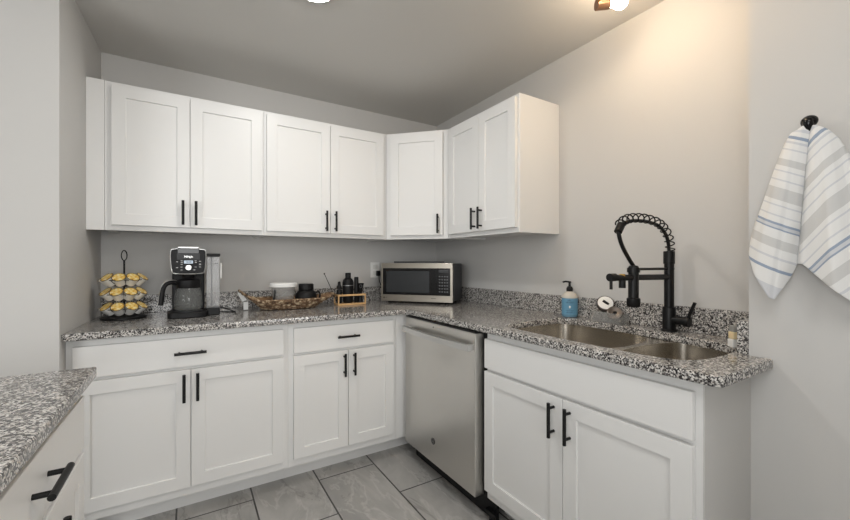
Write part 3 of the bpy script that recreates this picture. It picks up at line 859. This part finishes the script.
bn = thing('bar_spoon', 'thin black twisted bar spoon leaning left out of the bamboo stand', 'bar spoon', (SX - .083, SY + .030, ZS))
MB().tube([(0, 0, .004), (-.030, -.004, .075), (-.088, -.010, .198)], .0022, 8).build('stem', 'shaker', bn, smooth=True)
MB().ball((-.089, -.0101, .201), .0055, 12).build('knob', 'shaker', bn, smooth=True)

# ---------------------------------------------------------------- soap, scrub caddy, sponge
sp_ = thing('soap_bottle', 'blue-labelled hand soap pump bottle beside the sink', 'soap bottle', (-.063, -1.394, CT))
M['soapclear'] = mat('pale_soap_plastic', rgb(205, 200, 190), .25)
M['label'] = mat('blue_label', rgb(104, 156, 186), .45)
MB().lathe([(.035, .0005), (.039, .004), (.040, .010), (.040, .104), (.037, .117), (.024, .130), (.014, .135)], seg=32).build('bottle', mat('soap_blue_plastic', rgb(112, 150, 172), .2), sp_, smooth=True)
MB().lathe([(.0402, .1005), (.0402, .105), (.0375, .1175), (.0245, .1303), (.0142, .1353)], seg=32).build('shoulder', 'soapclear', sp_, smooth=True)
lb = MB().lathe([(.0406, .014), (.0406, .098)], seg=32, cap0=False, cap1=False).build('label', 'label', sp_, smooth=True)
pm = MB(); pm.lathe([(.016, .1355), (.017, .137), (.017, .150), (.012, .160), (.007, .162), (.0055, .180), (.008, .181), (.008, .188)], seg=20)
pm.build('pump', 'plastic', sp_, smooth=True)
nz_ = MB(); nz_.tube([(.0, .0, .185), (-.004, .022, .187), (-.006, .038, .183)], .0048, 8); nz_.build('nozzle', 'plastic', sp_, smooth=True)
camdir = math.atan2(-2.7375 + 1.388, -1.7927 + .062)
def on_label(txt, z, size, m_):
    a = camdir
    text_mesh('label_letters', txt, size, m_, lb, (.0412 * math.cos(a), .0412 * math.sin(a), z), (PI / 2, 0, a + PI / 2), depth=.0003)
M['print'] = mat('label_print', rgb(42, 74, 100), .5)
on_label("MRS.", .089, .009, 'print'); on_label("MEYER'S", .078, .010, 'print'); on_label('CLEAN DAY', .036, .007, 'print'); on_label('HAND SOAP', .026, .006, 'print')
a = camdir
MB().ball((.0405 * math.cos(a), .0405 * math.sin(a), .055), .007, 12, (.35, 1, 1)).build('label_flower', 'white', lb, smooth=True)
# clear caddy with round scrubbers
cy_ = thing('sponge_caddy', 'clear plastic caddy holding two round scrub brushes by the faucet', 'caddy', (-.066, -1.628, CT))
cc = MB(); cc.box(-.034, .034, -.072, .072, .0005, .004); cc.box(-.036, -.034, -.072, .072, .0005, .050); cc.box(.034, .036, -.072, .072, .0005, .050)
cc.box(-.034, .034, -.072, -.070, .004, .050); cc.box(-.034, .034, .070, .072, .004, .050); cc.build('tray', 'clear', cy_)
ax = Vector((-.62, -.55, .56)).normalized()
rd = thing('dish_scrubber', 'round white-faced scrubber with dark rim leaning in the clear caddy', 'scrubber', (-.060, -1.598, CT + .0865))
MB().lathe([(.034, -.016), (.040, -.010), (.040, .008), (.036, .010)], (0, 0, 0), ax, seg=32).build('rim', mat('brown_black_rim', rgb(52, 40, 36), .4), rd, smooth=True)
MB().lathe([(.0355, .0085), (.0345, .0125), (.010, .0135)], (0, 0, 0), ax, seg=32).build('face', 'white', rd, smooth=True)
u_, v_ = MB().frame(ax)
right = Vector((.852, -.523, 0)); upv = ax.cross(right).normalized()
mk = MB(); mk.tube([ax * .0145 + right * -.010 + upv * .010, ax * .0150, ax * .0145 + right * .012 + upv * -.011], .0065, 8); mk.build('grip', 'plastic', rd, smooth=True)
sc2 = thing('dish_scrubber', 'round grey metal scrubber lying lower right in the clear caddy', 'scrubber', (-.072, -1.655, CT + .047))
MB().lathe([(.030, -.014), (.035, -.008), (.035, .006), (.030, .009), (.024, .006), (.008, .004)], (0, 0, 0), ax, seg=28).build('rim', mat('dull_grey_metal', rgb(112, 104, 98), .35, .7), sc2, smooth=True)
MB().ball(ax * .006, .009, 12).build('knob', 'plastic', sc2, smooth=True)
# sponge by the side splash
sg = thing('dish_sponge', 'small yellow and white sponge standing by the end of the backsplash', 'sponge', (-.201, -2.180, CT), math.radians(-35))
MB().box(-.026, .026, -.013, .013, .0005, .028).build('white_base', 'white', sg, bevel=.003)
MB().box(-.024, .024, -.012, .012, .0284, .052).build('yellow_sponge', mat('sponge_yellow', rgb(230, 212, 170), .9), sg, bevel=.003)
MB().box(-.022, .022, -.011, .011, .0524, .074).build('grey_scourer', mat('scourer_grey', rgb(150, 150, 146), .9), sg, bevel=.003)

# ---------------------------------------------------------------- hook and towel on the right wall
hk = thing('wall_hook', 'small glossy black wall hook holding the striped towel', 'hook', (-DW_, -2.392, 1.570))
MB().lathe([(.013, .0), (.013, .005), (.010, .007)], (-.0005, 0, .0), (-1, 0, 0), seg=24).build('base_plate', 'plastic_g', hk, smooth=True)
MB().tube(spline([(-.006, 0, -.006), (-.028, 0, -.010), (-.044, 0, .002), (-.048, 0, .014), (-.042, 0, .022)], 6), .0120, 12).ball((-.040, 0, .018), .0185, 16, (.8, 1.0, .9)).build('hook_arm', 'plastic_g', hk, smooth=True)


def towel_mat():
    m = mat('striped_cotton', rgb(232, 231, 228), .95); t_ = NT(m)
    uv = t_.n('ShaderNodeUVMap').outputs[0]
    sx_ = t_.n('ShaderNodeSeparateXYZ'); t_.l(uv, sx_.inputs[0])
    W_, G_, B_, L_ = rgb(228, 228, 227), rgb(203, 203, 202), rgb(150, 163, 182), rgb(206, 208, 212)
    st_ = [(0, W_), (.045, L_), (.060, W_), (.085, B_), (.100, W_), (.112, L_), (.125, W_), (.150, L_), (.160, W_), (.205, G_), (.240, W_), (.262, L_), (.270, W_), (.310, L_), (.318, W_), (.355, G_),
           (.415, W_), (.440, L_), (.448, W_), (.490, L_), (.498, W_), (.530, B_), (.542, L_), (.556, B_), (.566, W_), (.610, G_), (.660, W_), (.700, L_), (.712, W_), (.760, B_), (.775, W_), (.85, L_)]
    c = t_.ramp(sx_.outputs[1], st_, 'CONSTANT')
    t_.l(c, t_.p.inputs['Base Color'])
    wv_ = t_.n('ShaderNodeTexWave'); wv_.inputs['Scale'].default_value = 160; t_.l(t_.obj(), wv_.inputs['Vector'])
    nz = t_.noise(t_.obj(), 420, 2)
    t_.bump(nz.outputs[0], .25, .001)
    return m


M['towel'] = towel_mat()
tw = thing('hand_towel', 'white hand towel with grey and blue stripes hanging from wall hook', 'towel', (-DW_, -2.392, 1.570))
# the cloth falls from the hook in folds: columns (y, z at the hem, stand-off from the wall, stripe offset)
cols = [  # top (dy,dz), bottom (dy,dz), stand-off top/bottom
    ((.040, -.030), (.130, -.285), .020, .022),
    ((.042, -.014), (.132, -.345), .034, .044),
    ((.034, -.004), (.112, -.405), .046, .060),
    ((.020, .000), (.080, -.470), .052, .066),
    ((.008, .008), (.068, -.475), .054, .056),
    ((.000, .008), (.046, -.420), .050, .034),
    ((-.006, .006), (.030, -.372), .044, .020),
    ((-.010, .004), (.012, -.372), .050, .040),
    ((-.016, .002), (-.020, -.405), .054, .062),
    ((-.022, -.002), (-.055, -.440), .052, .074),
    ((-.034, -.012), (-.085, -.470), .046, .066),
    ((-.042, -.022), (-.115, -.490), .040, .050),
    ((-.050, -.036), (-.140, -.480), .034, .040),
    ((-.056, -.055), (-.155, -.420), .024, .024),
    ((-.048, -.070), (-.130, -.400), .014, .012),
]
# stripe direction per column: along the cloth of each lobe
NV = 22
bmT = bmesh.new(); grid = []
colsI = []
for i in range(len(cols) - 1):
    for k in range(3):
        f = k / 3; f2 = f * f * (3 - 2 * f)
        A_, B_ = cols[i], cols[i + 1]
        colsI.append((tuple(a * (1 - f2) + b * f2 for a, b in zip(A_[0], B_[0])), tuple(a * (1 - f2) + b * f2 for a, b in zip(A_[1], B_[1])), A_[2] * (1 - f2) + B_[2] * f2, A_[3] * (1 - f2) + B_[3] * f2))
colsI.append(cols[-1])
uvs = {}
NC = len(colsI)
for ci, (tp, bt_, s0, s1) in enumerate(colsI):
    row = []
    left = ci <= 18
    dv = Vector((.50, -.86)) if left else Vector((-.78, -.66))
    dv.normalize()
    for j in range(NV + 1):
        v = j / NV
        sprd = v ** .8
        y = tp[0] + (bt_[0] - tp[0]) * sprd; z = tp[1] + (bt_[1] - tp[1]) * v
        so_ = s0 + (s1 - s0) * min(1, v * 1.3) + .0035 * math.sin(ci * .9 + 2.2 * v) * min(1, 2 * v)
        vert = bmT.verts.new((-so_, y, z)); row.append(vert)
        stripe = (Vector((y, z)).dot(dv) + .015) / .50
        uvs[vert] = (ci / NC, min(max(stripe, 0.0), .999))
    grid.append(row)
uvl = bmT.loops.layers.uv.new('UVMap')
for a_, b_ in zip(grid, grid[1:]):
    for j in range(NV):
        f = bmT.faces.new((a_[j], a_[j + 1], b_[j + 1], b_[j])); f.smooth = True
        for lp in f.loops: lp[uvl].uv = uvs[lp.vert]
# gather the cloth over the hook
cap = [r[0] for r in grid]
me = bpy.data.meshes.new('cloth'); bmT.to_mesh(me); bmT.free(); me.materials.append(M['towel'])
o = bpy.data.objects.new('cloth', me); C.objects.link(o); o.parent = tw
md = o.modifiers.new('solid', 'SOLIDIFY'); md.thickness = .0035; md.offset = 1
md = o.modifiers.new('sub', 'SUBSURF'); md.levels = 1; md.render_levels = 2

# ---------------------------------------------------------------- ceiling lights
LX, LY = -.355, -1.800
cl = thing('ceiling_lamp', 'warm lit ceiling lamp with bronze socket and bare bulb near sink wall', 'ceiling lamp', (LX, LY, CZ))
MB().lathe([(.065, -.001), (.065, -.018), (.055, -.026), (.010, -.028)], (-.045, .0, 0), seg=32).build('canopy', 'gold', cl, smooth=True)
rx, ry = .852, -.523      # the socket points along this direction
MB().cyl((-.045, 0, -.026), (-.045, 0, -.133), .007, seg=14).build('stem', 'gold', cl, smooth=True)
def socket(px_, py_, dx, dy):
    p0 = Vector((px_, py_, -.132)); dv_ = Vector((dx, dy, .10)).normalized()
    sk_ = MB().cyl(p0 - dv_ * .012, p0 + dv_ * .038, .021, seg=24).build('socket', 'bronze', cl, smooth=True)
    pr = [(.012, .0), (.014, .008), (.018, .020), (.0245, .036), (.026, .046), (.0235, .058), (.015, .068), (.004, .072)]
    MB().lathe(pr, p0 + dv_ * .039, dv_, seg=24).build('bulb', 'bulb', sk_, smooth=True)


am = MB(); am.cyl((-.045, .004, -.126), (-.255, -.126, -.126), .007, seg=12)
for q_ in ((-.045, .004), (-.150, -.061), (-.255, -.126)): am.cyl((q_[0], q_[1], -.126), (q_[0], q_[1], -.136), .011, seg=14)
am.build('arm', 'gold', cl, smooth=True)
socket(-.045, .004, rx, ry)
socket(-.150, -.061, .45, -.85)
socket(-.255, -.126, -.85, -.45)
dl = thing('disc_light', 'flush round white ceiling light at the top edge of view', 'ceiling light', (-1.342, -1.118, CZ))
MB().lathe([(.085, -.0005), (.088, -.006), (.080, -.014), (.072, -.015)], seg=40).build('trim_ring', 'white', dl, smooth=True)
MB().lathe([(.0715, -.0152), (.060, -.0185), (.020, -.020)], seg=40).build('diffuser', 'disc', dl, smooth=True)
